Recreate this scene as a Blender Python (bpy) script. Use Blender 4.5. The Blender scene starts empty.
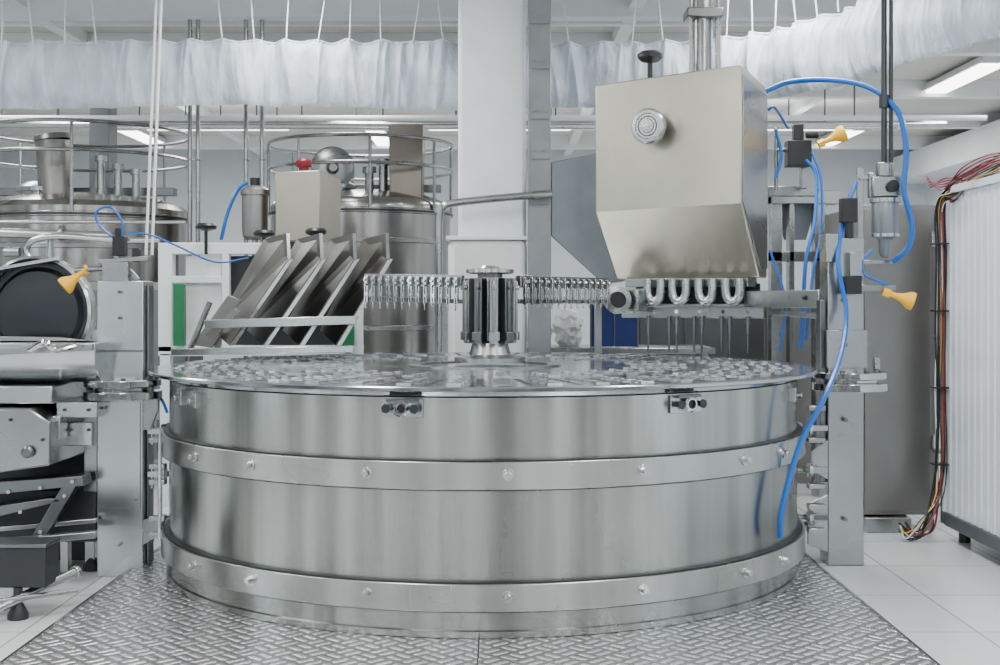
import bpy,bmesh,math,random
from mathutils import Vector,Matrix
random.seed(7)
F=1274.0; CZ=1.211; CY=-6.0
def P(px,py,d): return Vector(((px-500)*d/F,d+CY,CZ-(py-300)*d/F))
def XX(px,d): return (px-500)*d/F
def ZZ(py,d): return CZ-(py-300)*d/F
FL=-0.04
col=bpy.context.scene.collection
# ---------------------------------------------------------------- materials
def newmat(n):
    m=bpy.data.materials.new(n); m.use_nodes=True
    nt=m.node_tree; return m,nt,nt.nodes['Principled BSDF']
def tex(nt,scale,sc=(1,1,1),detail=3):
    tc=nt.nodes.new('ShaderNodeTexCoord'); mp=nt.nodes.new('ShaderNodeMapping')
    mp.inputs['Scale'].default_value=sc
    nt.links.new(tc.outputs['Object'],mp.inputs['Vector'])
    no=nt.nodes.new('ShaderNodeTexNoise'); no.inputs['Scale'].default_value=scale; no.inputs['Detail'].default_value=detail
    nt.links.new(mp.outputs['Vector'],no.inputs['Vector']); return no
def ramp(nt,src,c0,c1,p0=.3,p1=.7):
    r=nt.nodes.new('ShaderNodeValToRGB'); r.color_ramp.elements[0].position=p0; r.color_ramp.elements[1].position=p1
    r.color_ramp.elements[0].color=c0; r.color_ramp.elements[1].color=c1
    nt.links.new(src,r.inputs['Fac']); return r
def g(v): return (v,v,v,1)
def steel(n,c,rough=.3,var=.10,sc=(1,1,1),scale=3,dr=.04,aniso=0,metal=1.0,c2=(1,1,.6)):
    m,nt,b=newmat(n)
    no=tex(nt,scale,sc); no2=tex(nt,1.7,c2,4)
    lo=tuple(max(0,x*(1-var)) for x in c)+(1,); hi=tuple(min(1,x*(1+var)) for x in c)+(1,)
    r=ramp(nt,no2.outputs['Fac'],lo,hi)
    nt.links.new(r.outputs['Color'],b.inputs['Base Color'])
    r2=ramp(nt,no.outputs['Fac'],g(max(.03,rough-dr)),g(rough+dr))
    nt.links.new(r2.outputs['Color'],b.inputs['Roughness'])
    b.inputs['Metallic'].default_value=metal
    if aniso:
        b.inputs['Anisotropic'].default_value=aniso; b.inputs['Anisotropic Rotation'].default_value=.25
    return m
def plain(n,c,rough=.5,var=.06,metal=0,scale=6):
    m,nt,b=newmat(n); no=tex(nt,scale)
    lo=tuple(x*(1-var) for x in c)+(1,); hi=tuple(min(1,x*(1+var)) for x in c)+(1,)
    r=ramp(nt,no.outputs['Fac'],lo,hi); nt.links.new(r.outputs['Color'],b.inputs['Base Color'])
    b.inputs['Roughness'].default_value=rough; b.inputs['Metallic'].default_value=metal
    return m
S_DRUM=steel('brushed_drum_steel',(.40,.41,.385),.25,.34,(1,1,1),2,.03,.75,c2=(4,4,.12))
S_DECK=steel('polished_deck_steel',(.50,.52,.53),.15,.14,(1,1,1),7,.05)
S_BAND=steel('band_steel',(.48,.49,.465),.27,.20,(1,1,1),2,.03,.6,c2=(3,3,.2))
S_HOP=steel('hopper_steel',(.50,.48,.41),.36,.18,(1,1,2),3,.03)
S_GEN=steel('stainless_steel',(.35,.36,.36),.27,.22)
S_LITE=steel('light_stainless',(.53,.55,.55),.25,.17)
S_MIR=steel('polished_steel',(.64,.64,.64),.12,.08,(1,1,4),3,.04)
S_DARK=steel('dark_steel',(.06,.064,.07),.36,.2)
S_MID=steel('mid_grey_steel',(.17,.18,.185),.32,.2)
S_CHU=steel('chute_steel',(.19,.185,.17),.36,.25)
S_CAB=steel('cabinet_steel',(.29,.285,.27),.36,.2)
S_BOX=steel('beige_box_steel',(.36,.34,.285),.38,.15)
S_BRN=steel('brown_cover_steel',(.18,.16,.14),.32,.2)
S_TANK=steel('tank_steel',(.36,.35,.33),.20,.25,(1,1,1),2,.04,c2=(4,4,.15))
S_GREY=plain('grey_painted_steel',(.09,.10,.112),.45)
S_BLUE=plain('blue_grey_sheet',(.22,.25,.28),.38,.10,.6)
S_POST=plain('grey_post_metal',(.24,.255,.27),.40,.10,.6)
WHITE=plain('white_paint',(.80,.84,.87),.45,.03)
WALL=plain('wall_paint',(.62,.665,.70),.7,.03,0,2)
BEAM=plain('beam_paint',(.78,.80,.82),.7,.03,0,2)
WFRONT=plain('unseen_wall_paint',(.09,.095,.10),.8,.1,0,2)  # dark tone of the unseen walls, for contrast in the drum's reflections
CEIL=plain('ceiling_paint',(.60,.59,.55),.8,.05,0,2)
PANEL=plain('white_panel_paint',(.80,.86,.92),.4,.03)
BLACK=plain('black_plastic',(.007,.007,.009),.4)
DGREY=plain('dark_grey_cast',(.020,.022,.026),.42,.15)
YEL=plain('yellow_plastic',(.9,.48,.01),.4)
RED=plain('red_plastic',(.18,.005,.012),.35)
BLU=plain('blue_hose_plastic',(.003,.11,.46),.3)
BLUB=plain('blue_panel_paint',(.006,.022,.13),.45)
GREEN=plain('green_plastic',(.01,.17,.06),.45)
WPL=plain('white_plastic',(.76,.78,.79),.35)
COPW=plain('red_wire_insulation',(.22,.012,.03),.4)
ORA=plain('brown_wire_insulation',(.22,.10,.06),.4)
def fabric():
    m,nt,b=newmat('hanging_white_fabric'); no=tex(nt,11,(1,1,.3),6); 
    r=ramp(nt,no.outputs['Fac'],(.42,.48,.55,1),(.62,.68,.74,1)); nt.links.new(r.outputs['Color'],b.inputs['Base Color'])
    b.inputs['Roughness'].default_value=.9
    bp=nt.nodes.new('ShaderNodeBump'); bp.inputs['Strength'].default_value=.9; bp.inputs['Distance'].default_value=.05
    nt.links.new(no.outputs['Fac'],bp.inputs['Height']); nt.links.new(bp.outputs['Normal'],b.inputs['Normal']); return m
FAB=fabric()
def emis(n,c,s):
    m,nt,b=newmat(n); b.inputs['Emission Color'].default_value=c+(1,); b.inputs['Emission Strength'].default_value=s
    b.inputs['Base Color'].default_value=c+(1,); return m
LAMP=emis('fluorescent_glow',(1,.97,.9),8)
def mth(nt,op,a,b=None,c=None):
    n=nt.nodes.new('ShaderNodeMath'); n.operation=op
    for i,x in enumerate((a,b,c)):
        if x is None: continue
        if isinstance(x,(int,float)): n.inputs[i].default_value=x
        else: nt.links.new(x,n.inputs[i])
    return n.outputs[0]
def treadplate():
    m,nt,b=newmat('tread_plate_metal')
    tc=nt.nodes.new('ShaderNodeTexCoord'); mp=nt.nodes.new('ShaderNodeMapping')
    mp.inputs['Rotation'].default_value=(0,0,math.radians(45)); mp.inputs['Scale'].default_value=(12,12,12)
    nt.links.new(tc.outputs['Object'],mp.inputs['Vector'])
    sp=nt.nodes.new('ShaderNodeSeparateXYZ'); nt.links.new(mp.outputs['Vector'],sp.inputs[0])
    x,y=sp.outputs[0],sp.outputs[1]
    fx=mth(nt,'FLOOR',x); fy=mth(nt,'FLOOR',y)
    par=mth(nt,'FLOORED_MODULO',mth(nt,'ADD',fx,fy),2.0)
    u=mth(nt,'SUBTRACT',x,fx); v=mth(nt,'SUBTRACT',y,fy)
    inv=mth(nt,'SUBTRACT',1.0,par)
    a=mth(nt,'ADD',mth(nt,'MULTIPLY',u,par),mth(nt,'MULTIPLY',v,inv))
    c=mth(nt,'ADD',mth(nt,'MULTIPLY',v,par),mth(nt,'MULTIPLY',u,inv))
    bars=mth(nt,'ABSOLUTE',mth(nt,'SINE',mth(nt,'MULTIPLY',a,math.pi*2)))
    cc=mth(nt,'MULTIPLY',mth(nt,'MULTIPLY',c,mth(nt,'SUBTRACT',1.0,c)),4.0)
    h=mth(nt,'MULTIPLY',bars,mth(nt,'MINIMUM',mth(nt,'MULTIPLY',cc,1.6),1.0))
    mr=nt.nodes.new('ShaderNodeMapRange'); mr.interpolation_type='SMOOTHSTEP'
    mr.inputs[1].default_value=.35; mr.inputs[2].default_value=.9; nt.links.new(h,mr.inputs[0])
    bp=nt.nodes.new('ShaderNodeBump'); bp.inputs['Strength'].default_value=.9; bp.inputs['Distance'].default_value=.012
    nt.links.new(mr.outputs[0],bp.inputs['Height']); nt.links.new(bp.outputs['Normal'],b.inputs['Normal'])
    no=tex(nt,3,(1,1,1),5)
    r=ramp(nt,no.outputs['Fac'],(.74,.75,.76,1),(.93,.94,.95,1)); 
    mx=nt.nodes.new('ShaderNodeMix'); mx.data_type='RGBA'
    nt.links.new(mr.outputs[0],mx.inputs['Factor']); mx.inputs[6].default_value=(.42,.43,.44,1); nt.links.new(r.outputs['Color'],mx.inputs[7])
    nt.links.new(mx.outputs[2],b.inputs['Base Color'])
    b.inputs['Metallic'].default_value=.8; b.inputs['Roughness'].default_value=.26
    return m
TREAD=treadplate()
def tile():
    m,nt,b=newmat('white_floor_tiles'); tc=nt.nodes.new('ShaderNodeTexCoord')
    br=nt.nodes.new('ShaderNodeTexBrick'); br.offset=0; br.inputs['Scale'].default_value=1.0
    br.inputs['Brick Width'].default_value=.6; br.inputs['Row Height'].default_value=.6; br.inputs['Mortar Size'].default_value=.005
    br.inputs['Color1'].default_value=(.70,.72,.73,1); br.inputs['Color2'].default_value=(.64,.67,.68,1); br.inputs['Mortar'].default_value=(.36,.37,.38,1)
    nt.links.new(tc.outputs['Object'],br.inputs['Vector']); nt.links.new(br.outputs['Color'],b.inputs['Base Color'])
    b.inputs['Roughness'].default_value=.25; return m
TILE=tile()
# ---------------------------------------------------------------- mesh builder
class MB:
    def __init__(s): s.v=[]; s.f=[]
    def add(s,vs,fs):
        o=len(s.v); s.v+=[Vector(q) for q in vs]; s.f+=[[i+o for i in f] for f in fs]; return s
    def hexa(s,b,t):
        return s.add(list(b)+list(t),[(0,1,2,3),(4,5,6,7),(0,1,5,4),(1,2,6,5),(2,3,7,6),(3,0,4,7)])
    def box(s,a,b):
        x0,y0,z0=a; x1,y1,z1=b
        return s.hexa([(x0,y0,z0),(x1,y0,z0),(x1,y1,z0),(x0,y1,z0)],[(x0,y0,z1),(x1,y0,z1),(x1,y1,z1),(x0,y1,z1)])
    def obox(s,c,ux,uy,uz,sx,sy,sz):
        c=Vector(c); a=Vector(ux).normalized()*sx/2; b=Vector(uy).normalized()*sy/2; d=Vector(uz).normalized()*sz/2
        return s.hexa([c-a-b-d,c+a-b-d,c+a+b-d,c-a+b-d],[c-a-b+d,c+a-b+d,c+a+b+d,c-a+b+d])
    def beam(s,p,q,w,h):
        p=Vector(p);q=Vector(q);u=(q-p); L=u.length; u.normalize()
        up=Vector((0,0,1)) if abs(u.z)<.95 else Vector((0,1,0))
        sd=u.cross(up).normalized(); up=sd.cross(u)
        return s.obox((p+q)/2,u,sd,up,L,w,h)
    def cyl(s,p,q,r,r2=None,n=20):
        p=Vector(p);q=Vector(q); r2=r if r2 is None else r2
        u=(q-p).normalized(); a=u.orthogonal().normalized(); b=u.cross(a)
        vs=[];
        for c,rr in ((p,r),(q,r2)):
            for i in range(n):
                t=2*math.pi*i/n; vs.append(c+a*rr*math.cos(t)+b*rr*math.sin(t))
        fs=[(i,(i+1)%n,n+(i+1)%n,n+i) for i in range(n)]+[tuple(range(n)),tuple(range(n,2*n))]
        return s.add(vs,fs)
    def lathe(s,c,prof,n=48,axis=(0,0,1)):
        c=Vector(c); u=Vector(axis).normalized(); a=u.orthogonal().normalized(); b=u.cross(a)
        vs=[];fs=[]
        for r,z in prof:
            for i in range(n):
                t=2*math.pi*i/n; vs.append(c+u*z+a*r*math.cos(t)+b*r*math.sin(t))
        m=len(prof)
        for k in range(m-1):
            for i in range(n): fs.append((k*n+i,k*n+(i+1)%n,(k+1)*n+(i+1)%n,(k+1)*n+i))
        if prof[0]!=prof[-1]:
            fs.append(tuple(range(n))); fs.append(tuple(range((m-1)*n,m*n)))
        return s.add(vs,fs)
    def arc(s,c,r0,r1,z0,z1,t0,t1,n=90):
        vs=[];fs=[]
        for i in range(n+1):
            t=t0+(t1-t0)*i/n; sx,cx_=math.sin(t),-math.cos(t)
            for r,z in ((r0,z0),(r1,z0),(r1,z1),(r0,z1)): vs.append((c[0]+r*sx,c[1]+r*cx_,z))
        for i in range(n):
            for k in range(4): fs.append((i*4+k,i*4+(k+1)%4,(i+1)*4+(k+1)%4,(i+1)*4+k))
        fs+= [(0,1,2,3),(4*n,4*n+1,4*n+2,4*n+3)]
        return s.add(vs,fs)
    def tube(s,pts,r,n=8,sub=8,closed=False):
        pts=[Vector(q) for q in pts]
        if sub>1 and len(pts)>2:
            e=[pts[0]*2-pts[1]]+pts+[pts[-1]*2-pts[-2]]; out=[]
            for i in range(1,len(e)-2):
                p0,p1,p2,p3=e[i-1],e[i],e[i+1],e[i+2]
                for k in range(sub):
                    t=k/sub; out.append(.5*((2*p1)+(p2-p0)*t+(2*p0-5*p1+4*p2-p3)*t*t+(3*p1-p0-3*p2+p3)*t**3))
            out.append(pts[-1]); pts=out
        vs=[];fs=[]; a=None
        for i,q in enumerate(pts):
            u=(pts[min(i+1,len(pts)-1)]-pts[max(i-1,0)])
            if u.length<1e-7: u=Vector((0,0,1))
            u.normalize()
            a=u.orthogonal().normalized() if a is None else (a-u*a.dot(u)).normalized()
            b=u.cross(a)
            for k in range(n):
                t=2*math.pi*k/n; vs.append(q+a*r*math.cos(t)+b*r*math.sin(t))
        m=len(pts)
        for i in range(m-1):
            for k in range(n): fs.append((i*n+k,i*n+(k+1)%n,(i+1)*n+(k+1)%n,(i+1)*n+k))
        fs+=[tuple(range(n)),tuple(range((m-1)*n,m*n))]
        return s.add(vs,fs)
    def torus(s,c,R,r,axis=(0,0,1),n=48,m=8):
        return s.lathe(c,[(R+r*math.cos(2*math.pi*k/m),r*math.sin(2*math.pi*k/m)) for k in range(m+1)][:-1]+[(R+r,0.0)],n,axis)
    def prism(s,poly,vec):
        n=len(poly); vec=Vector(vec); poly=[Vector(q) for q in poly]
        return s.add(poly+[q+vec for q in poly],[tuple(range(n)),tuple(range(n,2*n))]+[(i,(i+1)%n,n+(i+1)%n,n+i) for i in range(n)])
WL={}
def build(name,mb,mat,org,bevel=0,angle=35):
    bm=bmesh.new(); org=Vector(org)
    vs=[bm.verts.new(q-org) for q in mb.v]
    for f in mb.f:
        try: bm.faces.new([vs[i] for i in f])
        except ValueError: pass
    bmesh.ops.remove_doubles(bm,verts=bm.verts,dist=1e-6)
    bmesh.ops.recalc_face_normals(bm,faces=bm.faces)
    me=bpy.data.meshes.new(name); bm.to_mesh(me); bm.free()
    me.shade_smooth(); me.set_sharp_from_angle(angle=math.radians(angle))
    me.materials.append(mat); o=bpy.data.objects.new(name,me); col.objects.link(o)
    if bevel:
        b=o.modifiers.new('bevel','BEVEL'); b.width=bevel; b.segments=2; b.limit_method='ANGLE'; b.angle_limit=math.radians(40)
    return o
def thing(name,label,cat,base,group=None):
    e=bpy.data.objects.new(name,None); e.empty_display_size=.1; e.location=base; col.objects.link(e)
    e['label']=label; e['category']=cat; WL[e.name]=Vector(base)
    if group: e['group']=group
    return e
def part(par,name,mb,mat,bevel=0,label=None,angle=35):
    if isinstance(mb,list):
        return [part(par,name,q,mat,bevel,label,angle) for q in mb]
    o=build(name,mb,mat,WL[par.name],bevel,angle); o.parent=par; WL[o.name]=WL[par.name]
    if label: o['label']=label
    return o
def solo(name,mb,mat,label,cat,bevel=0,group=None,angle=35):
    xs=[q.x for q in mb.v]; ys=[q.y for q in mb.v]; zs=[q.z for q in mb.v]
    org=Vector(((min(xs)+max(xs))/2,(min(ys)+max(ys))/2,min(zs)))
    o=build(name,mb,mat,org,bevel,angle); o.location=org; o['label']=label; o['category']=cat; WL[o.name]=org
    if group: o['group']=group
    return o
def struct(name,mb,mat,bevel=0):
    o=build(name,mb,mat,(0,0,0),bevel); o['kind']='structure'; return o
# ---------------------------------------------------------------- camera
cam=bpy.data.cameras.new('camera'); co=bpy.data.objects.new('camera',cam); col.objects.link(co)
co.location=(0,CY,CZ); co.rotation_euler=(math.radians(90),0,0)
cam.sensor_width=36; cam.lens=F*36/1000; cam.shift_y=-.0325; cam.clip_end=100
bpy.context.scene.camera=co
# ---------------------------------------------------------------- room
CH=3.35; YB=12.0; XR=6.0; XL=-7.0; YF=-9.5
struct('floor',MB().box((XL,YF,FL-.1),(XR,YB,FL)),TILE)
struct('ceiling',MB().box((XL,YF,CH),(XR,YB,CH+.1)),CEIL)
struct('wall_back',MB().box((XL,YB,FL),(XR,YB+.1,CH)),WALL)
YS=-.5
struct('wall_right',MB().box((XR,YS,FL),(XR+.1,YB,CH)),WALL)
struct('wall_left',MB().box((XL-.1,YS,FL),(XL,YB,CH)),WALL)
def piers(axis,lo,hi,op,pos,zl=.7,zh=2.9):
    m=MB()
    def b(a0,a1,z0,z1):
        if axis=='x': m.box((a0,pos-.1,z0),(a1,pos,z1))
        else: m.box((min(pos,pos+.1*(1 if pos>0 else -1)),a0,z0),(max(pos,pos+.1*(1 if pos>0 else -1)),a1,z1))
    b(lo,hi,FL,zl); b(lo,hi,zh,CH); xs_=[lo]+[v for o_ in op for v in o_]+[hi]
    for i in range(0,len(xs_),2): b(xs_[i],xs_[i+1],zl,zh)
    return m
struct('wall_front_unseen',piers('x',XL,XR,[(-6.0,-4.6),(-3.0,-2.2),(-1.2,-.1),(1.9,2.5),(3.8,5.0)],YF),WFRONT)  # unseen; dark wall and bright openings added for the drum to reflect
struct('wall_east_unseen',piers('y',YF,YS,[(-8.6,-7.6),(-5.6,-4.2),(-2.6,-1.8)],XR),WFRONT)  # unseen dark stretch, openings added to put light streaks on the drum
struct('wall_west_unseen',piers('y',YF,YS,[(-8.2,-7.0),(-5.2,-4.6),(-3.2,-1.9)],XL),WFRONT)  # same on the other side, unseen and shaped for drum reflections
ti=1
for y in (2.9,4.2,6.4,8.6,10.6):
    struct('trim_%d'%ti,MB().box((XL,y,CH-.16),(XR,y+.14,CH)),BEAM); ti+=1
for x in (-3.4,.9,3.2):
    struct('trim_%d'%ti,MB().box((x,-2,CH-.1),(x+.1,YB,CH)),BEAM); ti+=1
struct('trim_%d'%ti,MB().box((XR-.5,-1,2.85),(XR,YB,3.2)),BEAM)
for k,(d,py,r) in enumerate(((11,118,.022),(12,124,.03),(9.4,22,.03),(13.5,128,.03))):
    z=ZZ(py,d); y=d+CY; t=thing('ceiling_pipe','thin white painted service pipe hung under the ceiling','pipe',(0,y,z),'service pipes under the ceiling')
    part(t,'pipe_run',MB().cyl((XL+.3,y,z),(XR-1.8,y,z),r),S_LITE if k%2 else WHITE)
    for i in range(12):
        x=XL+.6+i*.86; part(t,'hanger_rod',MB().cyl((x,y,z),(x,y,CH),.008,n=8),S_GREY)
def fixture(x,y,L=1.5):
    t=thing('ceiling_light','white fluorescent batten light hung from the ceiling','light',(x,y,3.24),'fluorescent battens on the ceiling')
    part(t,'housing',MB().prism([(x-.13,y,3.24),(x+.13,y,3.24),(x+.08,y,3.32),(x-.08,y,3.32)],(0,L,0)),WHITE,.004)
    part(t,'diffuser',MB().box((x-.1,y+.04,3.215),(x+.1,y+L-.04,3.238)),LAMP,.006)
    for k in (.2,L-.2): part(t,'mount',MB().cyl((x,y+k,3.3),(x,y+k,CH),.012,n=8),WHITE)
for x in (4.23,-1.5,-4.45):
    for y in (4.9,9.1): fixture(x,y)
def area(x,y,z,sx,sy,p,c=(1,.995,.98),rot=(0,0,0)):
    l=bpy.data.lights.new('ceiling_or_fill_lamp','AREA'); l.shape='RECTANGLE'; l.size=sx; l.size_y=sy; l.energy=p; l.color=c
    o=bpy.data.objects.new('ceiling_or_fill_lamp',l); o.location=(x,y,z); o.rotation_euler=rot; col.objects.link(o)
for x in (-4.2,-1.3,1.6,4.4):
    for y,p in ((-5.5,52),(-2.2,68),(1.2,62),(5.0,42),(9.0,50)): area(x,y,3.2,.35,2.0,p)
for x in (-3,0,3): area(x,7.6,2.95,1.5,.3,10,rot=(math.pi,0,0))  # added upward fill lights brightening the ceiling, no fittings there
w=bpy.data.worlds.new('world'); bpy.context.scene.world=w; w.use_nodes=True
w.node_tree.nodes['Background'].inputs[0].default_value=(.84,.93,1,1); w.node_tree.nodes['Background'].inputs[1].default_value=4.0
# ---------------------------------------------------------------- tread platform
cx=-.075
for x0,x1,xe in ((-1.67,cx-.002,-1.67),(cx+.002,1.46,1.448)):
    t=thing('tread_plate','raised aluminium chequer tread plate around the drum base','floor plate',((x0+x1)/2,-1.2,FL),'chequer tread plates')
    part(t,'plate',MB().box((x0,-3.2,FL+.002),(x1,.75,0)),TREAD,.003)
    part(t,'edge_strip',MB().box((xe,-3.2,.0005),(xe+.012,.75,.004)),S_MIR,.001)
# ---------------------------------------------------------------- drum
def theta(px,R):
    lo,hi=-1.3,1.3
    for _ in range(50):
        m=(lo+hi)/2
        v=500+F*(cx+R*math.sin(m))/(6-R*math.cos(m))
        if v<px: lo=m
        else: hi=m
    return lo
def ondrum(px,py,R):
    t=theta(px,R); x=cx+R*math.sin(t); y=-R*math.cos(t); return Vector((x,y,ZZ(py,6+y)))
ZT=.904
drum=thing('rotary_filling_drum','large round brushed stainless steel rotary filling machine drum with flat deck','machine',(cx,0,0.002))
part(drum,'body',MB().lathe((cx,0,0.002),[(1.30,0),(1.448,0),(1.448,.022),(1.437,.026),(1.435,.858),(1.30,.858)],160),S_DRUM,label='brushed steel drum wall')
part(drum,'deck',MB().lathe((cx,0,0),[(1.30,.866),(1.44,.866),(1.452,.884),(1.518,.886),(1.524,.889),(1.524,.900),(1.520,.904),(1.2,.904),(.35,.904),(.05,.904)],160),S_DECK,label='polished flat turntable deck')
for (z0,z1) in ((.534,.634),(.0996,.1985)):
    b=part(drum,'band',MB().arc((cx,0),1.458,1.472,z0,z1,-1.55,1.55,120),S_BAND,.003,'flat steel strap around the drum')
    b2=part(drum,'band_shade_strip',MB().arc((cx,0),1.436,1.459,z0-.005,z1+.005,-1.55,1.55,120),DGREY,label='dark strip imitating the shade line along the strap edges')  # dark strip stands in for the shade along the band edges
    for px in (195,251,367,508,643,745,782):
        t=theta(px,1.472); n=Vector((math.sin(t),-math.cos(t),0)); c=Vector((cx,0,(z0+z1)/2+.005))+n*1.472
        part(b,'bolt',MB().cyl(c,c+n*.005,.021,n=20).cyl(c+n*.005,c+n*.026,.014,.013,6),S_MIR,.001)
    for sg in (-1,1):
        x=cx+sg*1.47; part(b,'end_lug',MB().box((min(x,x+sg*.02),-.02,z0),(max(x,x+sg*.02),.12,z1)).cyl((x,.05,(z0+z1)/2),(x+sg*.09,.05,(z0+z1)/2),.014),S_GEN)
for px in (403,685):
    t=theta(px,1.437); n=Vector((math.sin(t),-math.cos(t),0)); tg=Vector((math.cos(t),math.sin(t),0)); up=Vector((0,0,1))
    c=Vector((cx,0,.822))+n*1.437
    l=part(drum,'latch',MB().obox(c+n*.004,tg,n,up,.150,.008,.068),S_LITE,.002,'bolted steel latch plate')
    part(l,'latch_boss',MB().lathe(c+n*.006,[(.030,0),(.030,.03),(.024,.036),(.018,.036),(.018,.018),(.002,.018)],28,n),S_MIR)
    part(l,'latch_socket',MB().cyl(c+n*.02,c+n*.028,.016,n=20),BLACK)
    part(l,'latch_screw',[MB().cyl(c+n*.006+tg*sg*.052,c+n*.04+tg*sg*.052,.011,n=14).cyl(c+n*.04+tg*sg*.052,c+n*.046+tg*sg*.052,.018,n=6) for sg in (-1,1)],S_DARK)
    part(l,'latch_hook',MB().obox(c+n*.02+up*.028,tg,n,up,.11,.022,.010),S_MID)
for px in (186,200,790):
    t=theta(px,1.437); n=Vector((math.sin(t),-math.cos(t),0)); tg=Vector((math.cos(t),math.sin(t),0)); c=Vector((cx,0,.81))+n*1.437
    part(drum,'edge_clip',MB().obox(c+n*.012,tg,n,(0,0,1),.03,.03,.06).cyl(c+n*.02,c+n*.05,.012,n=12),S_LITE,.002)
part(drum,'deck_ring',MB().lathe((cx,0,ZT),[(.30,-.002),(.30,.006),(.36,.006),(.36,-.002),(.30,-.002)],128),S_GEN)
def holder(r,t,l,nn,bw):
    n=Vector((math.sin(t),-math.cos(t),0)); tg=Vector((math.cos(t),math.sin(t),0)); c=Vector((cx,0,ZT))+n*r
    m=MB().obox(c+Vector((0,0,.0008)),tg,n,(0,0,1),.010,l,.0016)
    for i in range(nn):
        q=c+n*(l*(-.44+.88*i/(nn-1))); m.obox(q+Vector((0,0,.003)),tg,n,(0,0,1),bw*(1 if i%2 else .6),.024,.006)
    return m
for i in range(48):
    part(drum,'pocket_row',holder(1.24,2*math.pi*(i+.5)/48,.36,6,.055),S_LITE,label='radial row of small low mould fittings')
for i in range(30):
    part(drum,'inner_pocket_row',holder(.82,2*math.pi*(i+.5)/30,.26,4,.05),S_LITE)
m=MB()
for i in range(96):
    t=2*math.pi*(i)/96; n=Vector((math.sin(t),-math.cos(t),0)); tg=Vector((math.cos(t),math.sin(t),0))
    for r in (1.09,1.165,1.24,1.315,1.39): m.obox(Vector((cx,0,ZT+.0004))+n*r,tg,n,(0,0,1),.026,.036,.0012)
o=part(drum,'deck_slots',m,S_DARK); o['kind']='stuff'
# ---------------------------------------------------------------- central turret
tx,ty=XX(490,6.1),.1
tur=thing('gripper_turret','upright stainless steel central turret with vertical gripper plates and clip rails','machine part',(tx,ty,ZT+.012))
part(tur,'hub',MB().lathe((tx,ty,ZT+.013),[(.17,0),(.17,.02),(.10,.035),(.085,.09),(.06,.10),(.06,.42),(.05,.44),(.002,.44)],40),S_GEN)
part(tur,'cap',MB().lathe((tx,ty,1.335),[(.10,0),(.115,.006),(.115,.022),(.05,.03),(.04,.04),(.002,.04)],36),S_LITE)
for i in range(10):
    t=2*math.pi*(i+.25)/10; n=Vector((math.sin(t),-math.cos(t),0)); tg=Vector((math.cos(t),math.sin(t),0)); c=Vector((tx,ty,1.16))
    m=MB().obox(c+n*.10,tg,n,(0,0,1),.040,.05,.31).obox(c+n*.125+Vector((0,0,-.12)),tg,n,(0,0,1),.05,.03,.04).cyl(c+n*.128+Vector((0,0,-.14)),c+n*.128+Vector((0,0,.14)),.007,n=8).cyl(c+n*.125+Vector((0,0,.11)),c+n*.142+Vector((0,0,.11)),.012,n=10)
    part(tur,'gripper_plate',m,S_MID if i%2 else S_GEN,.002)
def arm(pa,pb,n,h):
    u=(pb-pa).normalized(); sd=Vector((u.y,-u.x,0)); 
    if sd.y>0: sd=-sd
    t=part(tur,'gripper_arm',MB().beam(pa+Vector((0,0,.012)),pb+Vector((0,0,.012)),.03,.060).beam(pa+Vector((0,0,-.085)),pb+Vector((0,0,-.085)),.016,.022),S_GEN,.002,'horizontal steel rail lined with small clamps')
    for i in range(n):
        q=pa+(pb-pa)*((i+.5)/n)+sd*.026; L=(pb-pa).length/n; dn=Vector((0,0,-1))
        m=MB().obox(q+Vector((0,0,.012)),u,sd,(0,0,1),L*.42,.016,.040).cyl(q+sd*.008+Vector((0,0,.012)),q+sd*.022+Vector((0,0,.012)),.008,n=8)
        m.obox(q-u*L*.14+dn*.050,u,sd,(0,0,1),L*.16,.016,.10).obox(q+u*L*.18+dn*.055,u,sd,(0,0,1),L*.16,.016,.08)
        m.obox(q+dn*.060,u,sd,(0,0,1),L*.5,.012,.018).cyl(q-u*L*.12+dn*.095,q-u*L*.10+dn*h*1.1,.0045,n=6)
        part(t,'clip',m,S_LITE if i%3 else S_MIR,.0015)
arm(P(366,282,6.5),P(463,284,6.2),13,.12)
arm(P(518,284,6.2),P(606,286,6.9),14,.11)
# ---------------------------------------------------------------- main hopper
def Q(p,z): return Vector((p[0],p[1]-6,z))
A,B_,Cc,D_=(.537,7.2),(1.285,6.768),(1.495,7.13),(.747,7.563)
A2,B2=(.684,7.454),(1.432,7.02)
hop=thing('filling_hopper','big faceted brushed stainless steel filling hopper with round front knob','hopper',(1.1,1.2,1.33))
vs=[Q(A,2.426),Q(B_,2.465),Q(Cc,2.397),Q(D_,2.36),Q(A,1.708),Q(B_,1.726),Q(A2,1.33),Q(B2,1.335),Q(Cc,1.335),Q(D_,1.33)]
part(hop,'hopper_body',MB().add(vs,[(0,1,2,3),(0,1,5,4),(4,5,7,6),(1,2,8,7,5),(0,3,9,6,4),(2,3,9,8),(6,7,8,9)]),S_HOP,.008)
fn=Vector((-.5,-.866,0)); fu=Vector((.866,-.5,0)); fr=Vector((.5,.866,0))
sc=[Q(B_,2.44),Q(Cc,2.375),Q(Cc,1.36),Q(B2,1.36),Q(B_,1.726)]
cen=sum(sc,Vector((0,0,0)))/5; sc=[q+(cen-q)*.05+fu*.001 for q in sc]
part(hop,'dark_side_sheet',MB().prism(sc,fu*.005),S_GEN,.001,'darker grey sheet over the right side')  # thin sheet, makes the hopper's right side darker and cooler
kd=Vector((.537,1.2,0))+fu*.372; kd.z=ZZ(127,6.95)
part(hop,'knob_stem',MB().cyl(kd,kd+fn*.09,.035,n=24),S_DARK)
kp=[(.05,0),(.085,.006),(.097,.018),(.097,.045),(.088,.055),(.070,.056),(.066,.050),(.040,.050),(.036,.056),(.002,.058)]
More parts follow.
